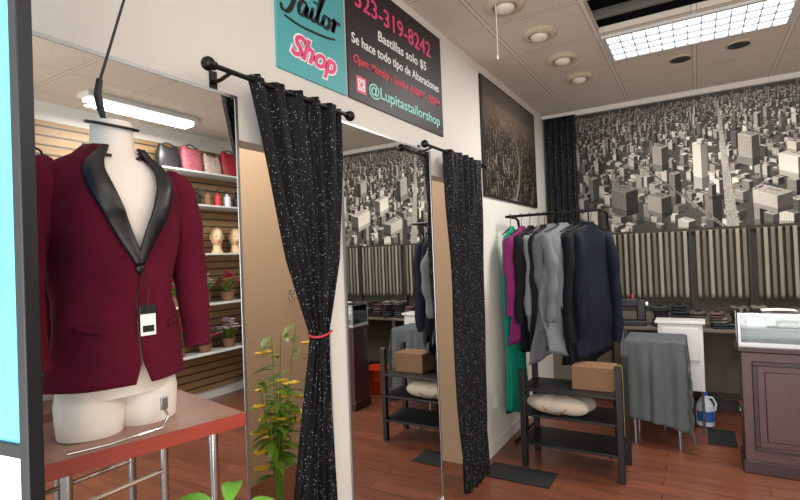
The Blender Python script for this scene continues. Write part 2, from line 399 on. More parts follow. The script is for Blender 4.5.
def brush(pts,r=.0085):
    out=[]
    P=[Vector((0,p[0],p[1])) for p in pts]
    n=len(P)
    for i in range(n-1):
        p0=P[max(i-1,0)];p1=P[i];p2=P[i+1];p3=P[min(i+2,n-1)]
        for k in range(5):
            t=k/5; out.append(.5*((2*p1)+(-p0+p2)*t+(2*p0-5*p1+4*p2-p3)*t*t+(-p0+3*p1-3*p2+p3)*t**3))
    out.append(P[-1]); m=len(out)
    q=MB(); vs=[];fs=[]
    for i,p in enumerate(out):
        t=(out[min(i+1,m-1)]-out[max(i-1,0)]).normalized(); nn=Vector((0,-t.z,t.y))
        w=r*(.45+.75*abs(t.z))*(.5+.5*math.sin(pi*(i+.5)/m)**.5)
        sh=.28*(p.z-.35)
        for s in (-1,1): v=p+nn*w*s; vs.append((.0118,v.y+sh,v.z)); 
    for i in range(m-1): fs.append((i*2,i*2+1,i*2+3,i*2+2))
    q.add(vs,fs); return q
words=MB()
for st_ in ([(-.20,.42),(-.15,.455),(-.06,.44),(.01,.455)],
            [(-.105,.445),(-.115,.36),(-.135,.28),(-.17,.265),(-.19,.29)],
            [(-.035,.34),(-.065,.355),(-.085,.325),(-.075,.29),(-.05,.295),(-.035,.34),(-.035,.295),(-.015,.295),(0,.33)],
            [(.0,.35),(.0,.30),(.02,.29),(.035,.32)],
            [(.035,.32),(.06,.43),(.05,.46),(.04,.40),(.04,.31),(.06,.29),(.08,.32)],
            [(.115,.345),(.085,.345),(.08,.305),(.105,.29),(.125,.315),(.115,.345),(.14,.34)],
            [(.14,.34),(.155,.355),(.155,.29),(.16,.33),(.185,.35),(.20,.34)],
            [(-.16,.245),(-.05,.235),(.10,.245),(.18,.26)]):
    q=brush(st_,.011); words.add(q.v,q.f)
q=brush([(.008,.385),(.008,.375)],.012); words.add(q.v,q.f)
words.v=[(x,y,z-.012) for x,y,z in words.v]
mk(words,'lettering','txblack',st,smooth=False,solid=.001)
text('Shop',st,.0,.11,.33,.15,'txwhite',shear=.35,bold=.075,x=.0112,rot=-.04)
text('Shop',st,.0,.11,.31,.135,'txpink',shear=.35,bold=.03,x=.013,rot=-.04)

# ------------------------------------------------------------ painted panels
def city(Wp,Hp,seed,s0=34,hz=-40):
    r=np.random.RandomState(seed); im=np.full((Hp,Wp),.06)
    im+=.08*r.rand(Hp,Wp)
    sl,sr=.42,.30
    def build(xc,yb,wl,wr,h,lit,shade,roof,win):
        xc=int(xc); wl=max(2,int(wl)); wr=max(2,int(wr)); h=int(h)
        yt=yb-h; style=(xc*13+int(yb)*7)%4
        for x in range(max(0,xc-wl),min(Wp,xc+wr)):
            if x<xc: low=yb-(xc-x)*sl; top=yt-(xc-x)*sl; c=lit
            else: low=yb-(x-xc)*sr; top=yt-(x-xc)*sr; c=shade
            if x<xc-wl+wr: up=yt-wl*sl-(x-(xc-wl))*sr
            else: up=yt-wr*sr-((xc+wr)-x)*sl
            a,b2,c2=int(max(0,up)),int(max(0,min(Hp,top))),int(max(0,min(Hp,low)))
            if a>=Hp: continue
            if b2>a:
                im[a:b2,x]=roof*(.75+.5*(((x*7+xc)%11)/11))
                if b2-a>5 and wl>8 and (xc-wl*.4)<x<(xc+wr*.3): im[a+(b2-a)//3:a+(b2-a)//3+2,x]=roof*.35
            if b2>a+1 : im[b2-1:b2,x]=min(1,roof*1.4)
            if c2>b2:
                im[b2:c2,x]=c
                if win:
                    if style==0: 
                        if (x-xc)%2: im[b2+2:c2:3,x]=c*.40
                    elif style==1: im[b2+1:c2:2,x]=c*.62
                    elif style==2:
                        if (x-xc)%3==1: im[b2+2:c2,x]=c*.5
                        else: im[b2+3:c2:4,x]=c*.7
                    else:
                        if (x-xc)%3: im[b2+2:c2:3,x]=c*.45
                if c2-b2>8: im[c2-(c2-b2)//4:c2,x]*=.6
    items=[]
    dep=1.0
    while dep<9:
        items.append(dep); dep*=1.06
    for dep in reversed(items):
        sc=1.9/dep
        yb=hz+ (Hp+120-hz)/dep*1.0
        if yb<6: continue
        cell=s0*sc; off=r.uniform(0,cell)
        nn=int(Wp/cell)+3
        for i in range(-1,nn):
            if r.rand()<.12: continue
            x=i*cell+off+r.uniform(-.3,.3)*cell
            hh=cell*r.choice([.4,.6,.9,1.2,1.7,2.6],p=[.25,.27,.2,.15,.09,.04])
            haze=max(0,min(.6,(dep-3)/8))
            lit=r.choice([r.uniform(.12,.35),r.uniform(.35,.65),r.uniform(.65,1.0)],p=[.35,.38,.27]); sh=r.uniform(.02,.14); rf=r.uniform(.08,.7)
            lit=lit*(1-haze)+.34*haze; sh=sh*(1-haze)+.20*haze; rf=rf*(1-haze)+.30*haze
            wl=cell*r.uniform(.25,.6); wr=cell*r.uniform(.2,.5)
            build(x,int(yb+r.uniform(-.4,.4)*cell),wl,wr,hh,lit,sh,rf,True)
            if r.rand()<.5:
                build(x,int(yb-hh-r.uniform(0,.1)*cell-.1*cell),wl*.5,wr*.5,hh*.35,lit*.9,sh,rf,sc>.5)
    return im,build
def blur(a,k=1):
    for _ in range(k):
        p=np.pad(a,1,mode='edge'); a=(p[1:-1,1:-1]*4+p[:-2,1:-1]+p[2:,1:-1]+p[1:-1,:-2]+p[1:-1,2:])/8
    return a
def panel(name,im,rgb,origin,ux,uz,matname,parent):
    Hp,Wp=im.shape[:2]
    ox,oy,oz=origin
    b=MB()
    b.v=[(ox+ux[0]*i/(Wp-1),oy+ux[1]*i/(Wp-1),oz+uz*(1-j/(Hp-1))) for j in range(Hp) for i in range(Wp)]
    b.f=[(j*Wp+i,(j+1)*Wp+i,(j+1)*Wp+i+1,j*Wp+i+1) for j in range(Hp-1) for i in range(Wp-1)]
    o=mk(b,name,colattr(matname),parent,smooth=False)
    at=o.data.color_attributes.new('Paint','FLOAT_COLOR','POINT')
    c=np.ones((Hp*Wp,4)); 
    if im.ndim==2: c[:,:3]=np.clip(im.reshape(-1,1),0,1.1)**1.2*np.array(rgb)
    else: c[:,:3]=im.reshape(-1,3)
    at.data.foreach_set('color',c.ravel()); return o
im,build=city(720,330,5,25)
yy,xx=np.mgrid[0:330,0:720]
rn_=np.random.RandomState(3).rand(330,720)
def street(x0,x1,w0,w1,y0=30,val=.22):
    t=(yy-y0)/(330-y0); c=x0+(x1-x0)*t; mk2=(np.abs(xx-c)<(w0+(w1-w0)*t))&(yy>y0)
    im[mk2]=val+.05*rn_[mk2]; im[mk2&(rn_>.88)]=.6; im[mk2&(rn_<.12)]=.08
street(325,345,2,12,20,.45); street(345,640,2,10,60,.12); street(90,330,1,6,90,.12)
build(288,235,17,13,112,.95,.30,.7,True); build(290,124,9,7,12,.9,.2,.6,True)
build(388,190,26,14,72,.62,.10,.4,True)
build(470,230,34,20,50,.90,.15,.6,True); build(468,168,16,10,22,.85,.15,.5,True)
build(205,180,20,15,60,.50,.08,.4,True)
build(560,280,48,28,52,.85,.14,.6,True)
build(430,305,44,28,40,.8,.14,.5,True)
build(640,240,30,24,78,.8,.12,.5,True)
build(545,160,24,16,50,.75,.1,.5,True)
build(120,290,34,28,64,.34,.05,.3,True)
build(200,300,30,22,50,.5,.05,.3,True)
lf=np.random.RandomState(8).rand(9,18); lf=np.kron(lf,np.ones((37,40)))[:330,:720]; lf=blur(lf,1)
for _ in range(60): 
    p=np.pad(lf,4,mode='edge'); lf=(p[4:-4,4:-4]+p[:-8,4:-4]+p[8:,4:-4]+p[4:-4,:-8]+p[4:-4,8:])/5
im=im*(.80+.5*lf)*(.9+.2*rn_)
im*= (.50+.50*np.clip((xx)/260,0,1))*1.12
mu=thing('city_mural','large black and white aerial city photograph mural','mural',(0,D,0))
b=MB(); b.bb((.34,-.008,1.77),(3.3,-.001,3.07)); mk(b,'mural_backing','paper',mu,smooth=False)
panel('mural_print',im,(.80,.74,.65),(.34,-.0095,1.77),(2.96,0),1.30,'mural_print',mu)
im2,_b=city(300,190,11,13,0)
rgbim=np.zeros((190,300,3)); yy,xx=np.mgrid[0:190,0:300]
sky=np.clip(1-yy/45.,0,1)**.7; glow=np.exp(-((yy-45)/30.)**2)
vig=.55+.45*np.exp(-((xx-150)/110.)**2)
for k,(a_,s_,g_) in enumerate(zip((.34,.28,.23),(.11,.098,.088),(.08,.058,.042))): rgbim[...,k]=(((im2**1.2)*a_)*(1-sky)+s_*sky+g_*glow)*vig
road=np.abs(xx-(150+35*np.sin((yy-60)/42.)))<(1.0+np.maximum(0,yy-60)*.035); rgbim[road&(yy>62)]=(.16,.125,.095)
cen=np.abs(xx-(150+35*np.sin((yy-60)/42.)))<.8; rgbim[cen&(yy>62)]=(.42,.34,.26)
po=thing('city_poster','dark sepia city skyline poster in thin black frame','poster',(0,3.78,2.06))
b=MB(); b.bb((.001,0,0),(.018,1.53,.99)); mk(b,'frame_board','blackp',po,bevel=.002)
panel('poster_print',rgbim,None,(.0195,.015,.015),(0,1.5),.96,'poster_print',po)

# ------------------------------------------------------------ mannequin
bench=thing('display_bench','reddish wooden plank bench with chrome tube legs','bench',(.25,.70,0),0)
vs=[(-.20,-.235,1.19),(.10,-.235,1.19),(.205,.185,1.19),(-.20,.27,1.19)]
b=MB(); b.add(vs+[(x,y,1.22) for x,y,z in vs],[(3,2,1,0),(4,5,6,7),(0,1,5,4),(1,2,6,5),(2,3,7,6),(3,0,4,7)]); mk(b,'bench_top','redwood',bench,bevel=.003)
b=MB()
for (p,q_) in (((.1005,-.235),(.2055,.185)),):
    dx,dy=.0035,-.0009
    b.add([(p[0],p[1],1.188),(q_[0],q_[1],1.188),(q_[0]+dx,q_[1]+dy,1.188),(p[0]+dx,p[1]+dy,1.188),(p[0],p[1],1.2205),(q_[0],q_[1],1.2205),(q_[0]+dx,q_[1]+dy,1.2205),(p[0]+dx,p[1]+dy,1.2205)],[(3,2,1,0),(4,5,6,7),(0,1,5,4),(1,2,6,5),(2,3,7,6),(3,0,4,7)])
mk(b,'bench_edge','rededge',bench,smooth=False)
for (x,y) in ((.09,-.18),(.15,.13),(-.16,.2),(-.16,-.18)):
    b=MB(); b.tube([(x,y,0),(x,y,1.19)],.011,12); b.lathe([(.02,0),(.02,.012),(.012,.02)],(x,y,0)); mk(b,'leg','chrome',bench)
b=MB(); b.tube([(.09,-.18,1.0),(.15,.13,1.0)],.007,8); mk(b,'stretcher','chrome',bench)
b=MB(); b.tube([(-.16,-.18,1.0),(-.16,.2,1.0)],.007,8); mk(b,'stretcher','chrome',bench)

MS=.94
mloc=Vector((.252,.683,1.2205)); mrot=math.radians(-94)
mn=thing('mannequin','cream male torso mannequin wearing a tuxedo jacket on bench','mannequin',mloc,mrot)
mn.scale=(MS,MS,MS*1.055)
def ringz(tab,z):
    for a,c in zip(tab,tab[1:]):
        if a[0]<=z<=c[0]:
            t=(z-a[0])/(c[0]-a[0])
            return [a[i]+(c[i]-a[i])*t for i in range(1,len(a))]
    return list(tab[-1][1:]) if z>tab[-1][0] else list(tab[0][1:])
body=[(.085,.132,.085),(.13,.14,.092),(.2,.135,.09),(.3,.118,.08),(.42,.132,.09),(.52,.15,.1),(.58,.148,.09),(.62,.12,.078),(.65,.075,.06),(.67,.052,.052),(.735,.047,.05)]
b=MB()
b.sheet(lambda u,v:((lambda q:(q[0]*math.sin(2*pi*u),q[1]*math.cos(2*pi*u),.085+.65*v))(ringz(body,.085+.65*v))),36,52,True)
b.v.append((0,0,.737)); n0=52*36
for k in range(36): b.f.append((n0+k,n0+(k+1)%36,len(b.v)-1))
for s in (-1,1):
    b.tube([(s*.07,0,0),(s*.069,0,.03),(s*.068,0,.07),(s*.062,0,.12)],[.062,.066,.069,.066],24,sq=1.15)
mk(b,'torso','mann',mn,ang=60)
jk=[(.115,.163,.120),(.2,.152,.112),(.31,.138,.102),(.42,.150,.112),(.52,.164,.118),(.57,.168,.108),(.605,.158,.092),(.632,.125,.08),(.652,.085,.068),(.67,.066,.064)]
def alpha(z):
    if z<.16: return .02+ (.16-z)*2
    if z<.40: return .02
    return .02+(z-.40)/.27*.56
def jpt(phi,z,off=0):
    w,d=ringz(jk,z); rip=.003*math.sin(phi*7+z*20)+.003*math.sin(phi*3-z*31)*(1 if z<.5 else 0)
    return ((w+off+rip)*math.sin(phi),(d+off+rip)*math.cos(phi),z)
jacket=MB(); jacket.sheet(lambda u,v:(lambda z:jpt(alpha(z)+(2*pi-2*alpha(z))*u,z))(.115+.555*v),72,56)
J=mk(jacket,'jacket','velvet',mn,solid=.005,ang=180); J['label']='burgundy velvet tuxedo jacket with black shawl lapel'
for s in (-1,1):
    b=MB()
    pts=[(s*.135,0,.615),(s*.165,.0,.588),(s*.186,.0,.52),(s*.2,-.005,.44),(s*.207,.0,.36),(s*.207,.015,.28),(s*.203,.03,.21),(s*.198,.04,.165)]
    P=[];R=[]; rad=[.03,.052,.054,.05,.046,.042,.037,.035]
    for i in range(len(pts)-1):
        for k in range(4):
            t=k/4; P.append(Vector(pts[i]).lerp(Vector(pts[i+1]),t)); R.append((rad[i]*(1-t)+rad[i+1]*t)*(1+.04*math.sin(i*5+k*2.1)))
    P.append(Vector(pts[-1]));R.append(rad[-1])
    b.tube(P,R,20); mk(b,'sleeve','velvet',J,ang=70)
    for k in range(3):
        b=MB(); b.sph((s*.198+s*.03,.055,.185+k*.018),.005,8,6); mk(b,'cuff_button','satin',J)
    def lp(u,v,s=s):
        z=.385+.282*v; wd=.04+.28*math.sin(pi*min(1,(v*.72+.05)))**.8
        ph=alpha(z)-.06+wd*u; return jpt(s*ph,z,.0075+.005*math.sin(pi*u))
    b=MB(); b.sheet(lp,8,30); mk(b,'lapel','satin',J,solid=.004,ang=180)
    b=MB(); b.sheet(lambda u,v,s=s:jpt(s*(.55+.45*u),.235+.012*v+.012*u,.006),8,2); mk(b,'pocket','velvet',J,solid=.004)
def colr(u,v):
    ph=.45+(2*pi-.9)*u; k=math.sin(pi*u); z=.655+.035*v*k-.012*(1-k)
    w=.068-.006*v+.01*(1-v); return (w*math.sin(ph),w*math.cos(ph)-.002,z)
b=MB(); b.sheet(colr,40,6); mk(b,'collar','satin',J,solid=.006,ang=180)
b=MB(); b.sph((0,.121,.378),(.011,.005,.011),12,8); mk(b,'button','satin',J)
px_,py_,pz_=jpt(-.12,.27,.014); T=thing('price_tag','white price tag with black band hanging from jacket','price tag',mloc,mrot); T.scale=mn.scale
tg=MB(); tg.bb((px_-.019,py_,.222),(px_+.019,py_+.002,.292)); mk(tg,'tag_card','paper',T)
b=MB(); b.bb((px_-.0195,py_+.0021,.272),(px_+.0195,py_+.003,.293)); mk(b,'tag_band','blackp',T,smooth=False)
b=MB(); b.bb((px_-.014,py_+.0021,.23),(px_+.014,py_+.0028,.245)); mk(b,'tag_barcode','blackp',T,smooth=False)
b=MB(); b.tube([(px_,py_+.002,.292),(px_-.004,py_+.004,.33),(.0,.127,.375)],.0008,6); mk(b,'tag_string','blackp',T)

# black pole and hanger hook over the neck
e=thing('hanging_pole','thin black pole with hooked end at mannequin neck','pole',(.268,.650,2.01))
b=MB(); b.tube([(0,0,.03),(.056,.033,.225),(.327,.192,1.118)],[.0035,.003,.003],8); mk(b,'pole','blackp',e)
b=MB(); b.tube([(.0,0,.035),(-.006,-.003,.0),(-.002,0,-.03),(-.002,.008,-.058)],[.007,.009,.009,.006],10); mk(b,'pole_handle','blackp',e)
b=MB(); b.tube([(-.017+.056*math.cos(t),.035+.056*math.sin(t),-.066-.014*math.cos(t)) for t in [2*pi*k/20 for k in range(21)]],.0035,8,cap=False); mk(b,'neck_loop','blackp',e)
e=thing('display_hook','bent chrome wire display hook on the bench','hook',(.375,.69,1.2205),0)
b=MB(); b.tube([(-.03,-.17,.004),(-.005,-.10,.004),(.0,.02,.004),(-.02,.05,.02),(-.02,.04,.04)],.003,8); mk(b,'wire','chrome',e)
b=MB(); b.box((-.02,.04,.052),(.006,.018,.03)); mk(b,'clip','steel',e,bevel=.002)

# ------------------------------------------------------------ glass door leaf, near left
dx0,dy0=.637,.338
e=thing('glass_door','open dark aluminium door with pale blue film glass','door',(dx0,dy0,0),math.radians(-172))
b=MB(); b.bb((-.010,-.012,0),(.010,.010,2.6)); mk(b,'stile','alum',e,bevel=.002)
for (z0,z1_) in ((1.335,1.355),(2.55,2.6),(0,.1)):
    b=MB(); b.bb((.010,-.012,z0),(.5,.010,z1_)); mk(b,'rail','alum',e,bevel=.002)
b=MB(); b.bb((.010,-.004,1.355),(.5,.004,2.55)); mk(b,'upper_pane','film',e,smooth=False)
b=MB(); b.bb((.010,-.004,.1),(.5,.004,1.335)); mk(b,'lower_pane','sill',e,smooth=False)
b=MB(); b.bb((.5,-.02,0),(.54,.02,2.6)); mk(b,'hinge_stile','alum',e,bevel=.002)

# ------------------------------------------------------------ plants
e=thing('artificial_plant','tall yellow-flowering artificial plant in dark floor vase','plant',(-.12,1.56,0))
b=MB(); b.lathe([(.07,0),(.09,.05),(.095,.25),(.06,.42),(.05,.46),(.065,.48),(.055,.48),(.04,.44)],seg=24); mk(b,'vase','terra',e)
stems=MB(); lv=MB(); fl=MB(); rn=random.Random(4)
for k in range(11):
    a=rn.uniform(0,2*pi); rr_=rn.uniform(.02,.12); top=Vector((rr_*math.cos(a)*.8,rr_*math.sin(a),rn.uniform(.90,1.34)))
    p0=Vector((0,0,.45)); mid=Vector((top.x*.3,top.y*.3,.45+(top.z-.45)*.50)); pts=[p0,mid,top]; stems.tube(pts,[.004,.003,.002],6)
    for j in range(10):
        t=j/9; q=mid.lerp(top,t); aa=rn.uniform(0,2*pi)
        lv.leaf(q,(math.cos(aa)*.8,math.sin(aa),.15),rn.uniform(.08,.13),.016,.35)
        if j%3==1:
            cc=q+Vector((math.cos(aa+1),math.sin(aa+1),.2))*.06
            for w in range(6):
                ab=2*pi*w/6; fl.leaf(cc,(math.cos(ab)*.8,math.sin(ab)*.8,.4),.034,.013,.1)
mk(stems,'stem','leaf',e); mk(lv,'foliage','leaf',e,ang=180); mk(fl,'blossom','yellow',e,ang=180)
e=thing('potted_plant','broad-leaved green houseplant in tall dark planter','plant',(.60,.70,0))
b=MB(); b.lathe([(.10,0),(.12,.3),(.13,.62),(.14,.66),(.125,.66),(.115,.6)],seg=24); mk(b,'planter','terra',e)
lv=MB(); stm=MB(); rn=random.Random(9)
for k in range(14):
    a=2*pi*k/14+rn.uniform(-.2,.2); zt=1.07+rn.uniform(-.05,.04); rr_=.02+.03*rn.random()
    stm.tube([(0,0,.6),(rr_*math.cos(a)*.5,rr_*math.sin(a)*.5,.78),(rr_*math.cos(a),rr_*math.sin(a),zt)],[.005,.004,.003],6)
    lv.leaf((rr_*math.cos(a),rr_*math.sin(a),zt),(math.cos(a),math.sin(a),.6),rn.uniform(.09,.12),.022,.5)
mk(stm,'stem','leaf',e); mk(lv,'foliage','leaf2',e,ang=180)

# ------------------------------------------------------------ garments on rack
ry,rz_=4.07,1.90
rk=thing('garment_rack','black metal clothes rack crowded with hanging garments','clothes rack',(.02,ry,0))
b=MB(); b.tube([(.06,0,rz_),(.82,0,rz_)],.011,12); mk(b,'rail','black',rk)
for x in (.07,.81):
    b=MB(); b.tube([(x,.34,.03),(x,.34,rz_-.1),(x,.31,rz_-.02),(x,.24,rz_),(x,0,rz_)],.012,12); mk(b,'upright','black',rk)
    b=MB(); b.tube([(x,-.0,.015),(x,.50,.015)],.012,10); mk(b,'foot','black',rk)
gcount=0
def garment(label,cat,x,col,L,w,th,sleeve=True,rough=.85,jit=0,sheen=.0,seed=0,name='jacket',slen=.8,dy=0,scruff=1):
    global gcount; gcount+=1
    m=mat('garment_cloth_%d'%gcount,col,rough,nscale=14,namt=.22,bump=.2,bscale=220,sheen=sheen,spec=.25)
    e=thing(name,label,cat,(x,ry+dy,rz_),math.radians(90+jit),'garments on the rack')
    rn=random.Random(seed)
    hg=MB()
    hk=[(0,0,-.09),(0,0,-.035),(.012,0,-.02),(.020,0,0),(.014,0,.015),(0,0,.02),(-.014,0,.014),(-.018,0,.004)]
    hg.tube(hk,.0025,8); hg.tube([(-w*.42,0,-.155),(0,0,-.09),(w*.42,0,-.155)],.006,8); mk(hg,'hanger','blackp',e)
    tab=[(-L,.50*w,th*.62),(-L*.8,.485*w,th*.6),(-L*.5,.45*w,th*.5),(-.30,.48*w,th*.52),(-.22,.49*w,th*.5),(-.175,.44*w,th*.42),(-.145,.28*w,th*.38),(-.11,.12*w,th*.34),(-.085,.10*w,th*.3)]
    p1,p2=rn.uniform(0,6),rn.uniform(0,6)
    def fn(u,v):
        z=-L+(L-.085)*v; q=ringz(tab,z); ph=2*pi*u; k=(1-v)
        a=1+scruff*(.12*k*math.sin(ph*5+p1+3*v)+.07*math.sin(ph*9+p2+7*v)*k)
        cx=abs(math.cos(ph))**.7*(1 if math.cos(ph)>0 else -1)
        return (q[0]*cx*a+.014*math.sin(v*7+p1)*scruff,q[1]*math.sin(ph)*a+scruff*.014*k*math.sin(v*9+ph+p2),z+scruff*.022*math.sin(ph*2+p1)*k)
    b=MB(); b.sheet(fn,48,36,True); b.f.append(tuple(range(48))[::-1]); o=mk(b,'garment_body',m,e,ang=180)
    if sleeve:
        for s in (-1,1):
            b=MB(); P=[];R=[]; sw=rn.uniform(.0,.07)*scruff; ll=slen*rn.uniform(.88,1.02)
            for k in range(19):
                t=k/18; P.append((s*(w*.43+.04*math.sin(t*2.2)),-sw*math.sin(t*2.6)+.012*math.sin(t*8+p1),-.17-t*(L*ll-.1))); R.append((.052-.016*t)*(1+.11*scruff*math.sin(t*21+p2))*(.45 if k==0 else 1))
            b.tube(P,R,16,sq=.75); mk(b,'sleeve',m,e,ang=80)
    return e
garment('long teal green garment hanging at rack end','garment',.135,'#0c8068',1.60,.30,.05,False,seed=1,name='dress',jit=-14,dy=-.04)
garment('magenta purple jacket on hanger','jacket',.215,'#782560',1.03,.38,.055,True,seed=2,jit=-18)
garment('black suit jacket on hanger','jacket',.285,'#101014',1.10,.38,.045,True,seed=4,jit=-20,dy=.0)
garment('pale grey shirt squeezed between jackets','shirt',.345,'#85878c',.95,.34,.04,True,seed=3,name='shirt',jit=-22,dy=.03)
garment('dark charcoal suit jacket on hanger','jacket',.405,'#15161c',1.06,.40,.05,True,seed=5,jit=-22,dy=.0)
garment('mid grey suit jacket with loose sleeves','jacket',.480,'#5d6064',1.12,.46,.07,True,seed=6,jit=-24,dy=-.04,scruff=1.7)
garment('grey crumpled blazer facing outwards','jacket',.56,'#696d71',1.06,.48,.085,True,seed=7,jit=-26,dy=-.08,scruff=2)
garment('black trousers and vest on hanger','garment',.635,'#0c0c10',1.18,.40,.05,False,seed=8,name='trousers',jit=-26)
garment('black suit jacket beside navy blazer','jacket',.69,'#10131a',1.16,.40,.06,True,seed=9,jit=-26,dy=.02)
garment('dark navy blue blazer at rack end','jacket',.755,'#0e1524',1.10,.37,.055,True,seed=10,jit=-30,slen=.88,dy=.03)

# shelf cart below
e=thing('shelf_stand','low black wooden shelf stand under clothes rack','shelf',(.27,3.66,0))
for x in (.02,.69):
    for y in (.02,.36):
        zz=.72 if x<.1 else .80
        b=MB(); b.box((x,y,zz/2),(.042,.042,zz)); mk(b,'post','blackp',e,bevel=.004)
for z in (.17,.38,.565):
    b=MB(); b.bb((.0,0,z),(.71,.38,z+.018)); mk(b,'shelf_board','blackp',e,bevel=.003)
e=thing('canvas_bag','folded cream canvas bag lying on lower shelf','bag',(.54,3.80,.3985))
b=MB(); b.sheet(lambda u,v:(lambda th,ph:((.235+.012*math.sin(6*th))*math.copysign(abs(math.cos(th))**.6,math.cos(th))*math.sin(ph)**.6,.14*math.copysign(abs(math.sin(th))**.7,math.sin(th))*math.sin(ph)**.6,.068-.068*math.cos(ph)*(1+.06*math.sin(th*5))))(2*pi*u,pi*(.02+.96*v)),40,16,True); mk(b,'bag_body','canvas',e,ang=180)
b=MB(); b.tube([(-.1,-.13,.07),(-.06,-.15,.03),(.02,-.15,.025),(.08,-.13,.07)],.008,8,sq=.4); mk(b,'bag_handle','card',e)
e=thing('cardboard_box','small brown cardboard box on shelf stand','box',(.77,3.89,.5835))
b=MB(); b.bb((-.14,-.11,0),(.14,.11,.16)); mk(b,'box_body','card',e,bevel=.003)
for s in (-1,1):
    b=MB(); b.box((0,s*.056,.1625),(.28,.108,.003)); mk(b,'box_flap','card',e)
# floor mats
b=MB(); b.bb((.06,3.38,.0005),(.54,3.63,.008)); solo(mk(b,'floor_mat','mat',bevel=.003),'black rubber floor mat in front of clothes rack','mat')
b=MB(); b.bb((1.47,4.70,.0005),(1.67,5.10,.008)); solo(mk(b,'floor_mat','mat',bevel=.003),'black floor mat beside the work table','mat')
e=thing('measuring_tape','yellow measuring tape draped over shelf stand post','measuring tape',(.987,3.67,.803))
b=MB(); b.tube([(-.05,0,.001),(-.01,0,.003),(.0,0,-.01),(.002,.004,-.2),(0,.0,-.48)],.005,6,sq=.3); mk(b,'tape_strip','tape',e)

# ------------------------------------------------------------ grey draped table
e=thing('draped_table','small table covered with grey cloth falling to floor','table',(1.13,4.66,0))
for x in (-.17,.15):
    for y in (-.14,.14):
        b=MB(); b.tube([(x,y,0),(x,y,.82)],.014,10); mk(b,'leg','steel',e)
b=MB(); b.bb((-.20,-.18,.82),(.18,.18,.845)); mk(b,'table_top','whiteplast',e,bevel=.003)
hx_,hy_=.205,.19
def drape(u,v):
    X=-.22-.12+ u*(.44+.50); 
    Y=-.19-.62-.22*u**2+v*(.38+.76+.22*u**2)
    ox=max(0,abs(X)-hx_); oy=max(0,-Y-hy_); oyb=max(0,Y-hy_)
    x=max(-hx_,min(hx_,X)); y=max(-hy_,min(hy_,Y)); d=max(ox*1.0,oy,oyb)
    rip=(.022*math.sin(X*24+1+.8*oy)+.012*math.sin(X*51+2))*min(1,d*4)
    if oy>0: y-= .015+abs(rip)+.05*d
    if oyb>0: y+= .012
    if ox>0: x+= math.copysign(.015+abs(.018*math.sin(Y*22))*min(1,d*4)+.05*min(ox,oy if oy>0 else .0),X)
    z=.853-min(d,.83)
    return (x,y,max(.015,z))
b=MB(); b.sheet(drape,80,80); mk(b,'table_cloth','greycloth',e,solid=.004,ang=180)
e=thing('sewing_cabinet','white laminate sewing cabinet on thin steel legs','cabinet',(1.31,5.0,0))
b=MB(); b.bb((-.18,-.08,.36),(.16,.10,.93)); mk(b,'cabinet_body','whiteplast',e,bevel=.004)
b=MB(); b.bb((-.20,-.10,.93),(.18,.12,.955)); mk(b,'cabinet_top','whiteplast',e,bevel=.004)
b=MB(); b.bb((-.15,-.092,.62),(.13,-.081,.9)); mk(b,'door','whiteplast',e,bevel=.003)
for x in (-.16,.14):
    for y in (-.06,.08):
        b=MB(); b.tube([(x,y,0),(x,y,.36)],.01,8); mk(b,'leg','steel',e)
e=thing('bleach_jug','pale plastic bleach jug with blue cap and label','jug',(1.46,5.18,0.0))
b=MB(); b.lathe([(.055,0),(.07,.01),(.072,.16),(.06,.2),(.03,.245),(.02,.26),(.02,.28)],seg=24); mk(b,'jug_body','jug',e)
b=MB(); b.lathe([(.024,.27),(.024,.30),(.02,.305)],seg=16); mk(b,'cap','blue',e)
b=MB(); b.sheet(lambda u,v:(.0735*math.cos(-2.6+2.2*u),.0735*math.sin(-2.6+2.2*u),.05+.09*v),14,2); mk(b,'jug_label','blue',e)
b=MB(); b.tube([(.02,0,.255),(.06,0,.25),(.085,0,.2),(.075,0,.14)],.009,8); mk(b,'jug_handle','jug',e)
# work table
e=thing('work_table','long grey work table against wall covered in fabrics','table',(1.5,5.42,0))
b=MB(); b.bb((-.75,-.22,.82),(1.4,.24,.85)); mk(b,'table_top','lowwall',e,bevel=.004)
b=MB(); b.bb((-.70,.17,.2),(1.35,.20,.82)); mk(b,'modesty_panel','lowwall',e)
for x in (-.7,.30,1.35):
    for y in (-.19,.22):
        b=MB(); b.bb((x-.018,y-.018,0),(x+.018,y+.018,.82)); mk(b,'leg','steel',e,bevel=.003)
fcols=['#4b413c','#2a2e33','#5d4044','#3f3b35','#1c1d22','#6a6558','#4e3034','#303638','#7d776e','#3a2c28','#57544f','#191a1f']
fk=0
for col_ in range(11):
    rn=random.Random(col_+40); x=1.13+.155*col_; zb=.8505
    if x>2.75: break
    for lay in range(rn.choice([3,3,4,4])):
        h=rn.uniform(.035,.065); w=rn.uniform(.14,.19); fk+=1
        e=thing('folded_fabric','folded dark patterned fabric piled on work table','fabric',(x+rn.uniform(-.012,.012),5.34+rn.uniform(-.03,.04),zb),rn.uniform(-.12,.12),'fabrics on the work table')
        b=MB(); n=2; k=fk
        for i in range(n):
            b.sheet(lambda u,v,i=i:(lambda th,ph:((w*.40+.006*math.sin(9*th+k))*math.copysign(abs(math.cos(th))**.5,math.cos(th))*math.sin(ph)**.35,.12*math.copysign(abs(math.sin(th))**.5,math.sin(th))*math.sin(ph)**.35,h/n*(i+.5)-h/n*.5*math.cos(ph)))(2*pi*u,pi*(.02+.96*v)),28,8,True)
        mk(b,'fabric_folds',mat('fabric_%d'%k,rn.choice(fcols),.9,nscale=rn.choice([20,45,70]),namt=.7),e,ang=180)
        zb+=h+.0006
e=thing('sewing_machine','black domestic sewing machine on the work table','sewing machine',(.88,5.30,.8505),math.radians(8))
b=MB(); b.bb((-.17,-.07,0),(.13,.07,.05)); mk(b,'machine_base','blackp',e,bevel=.008)
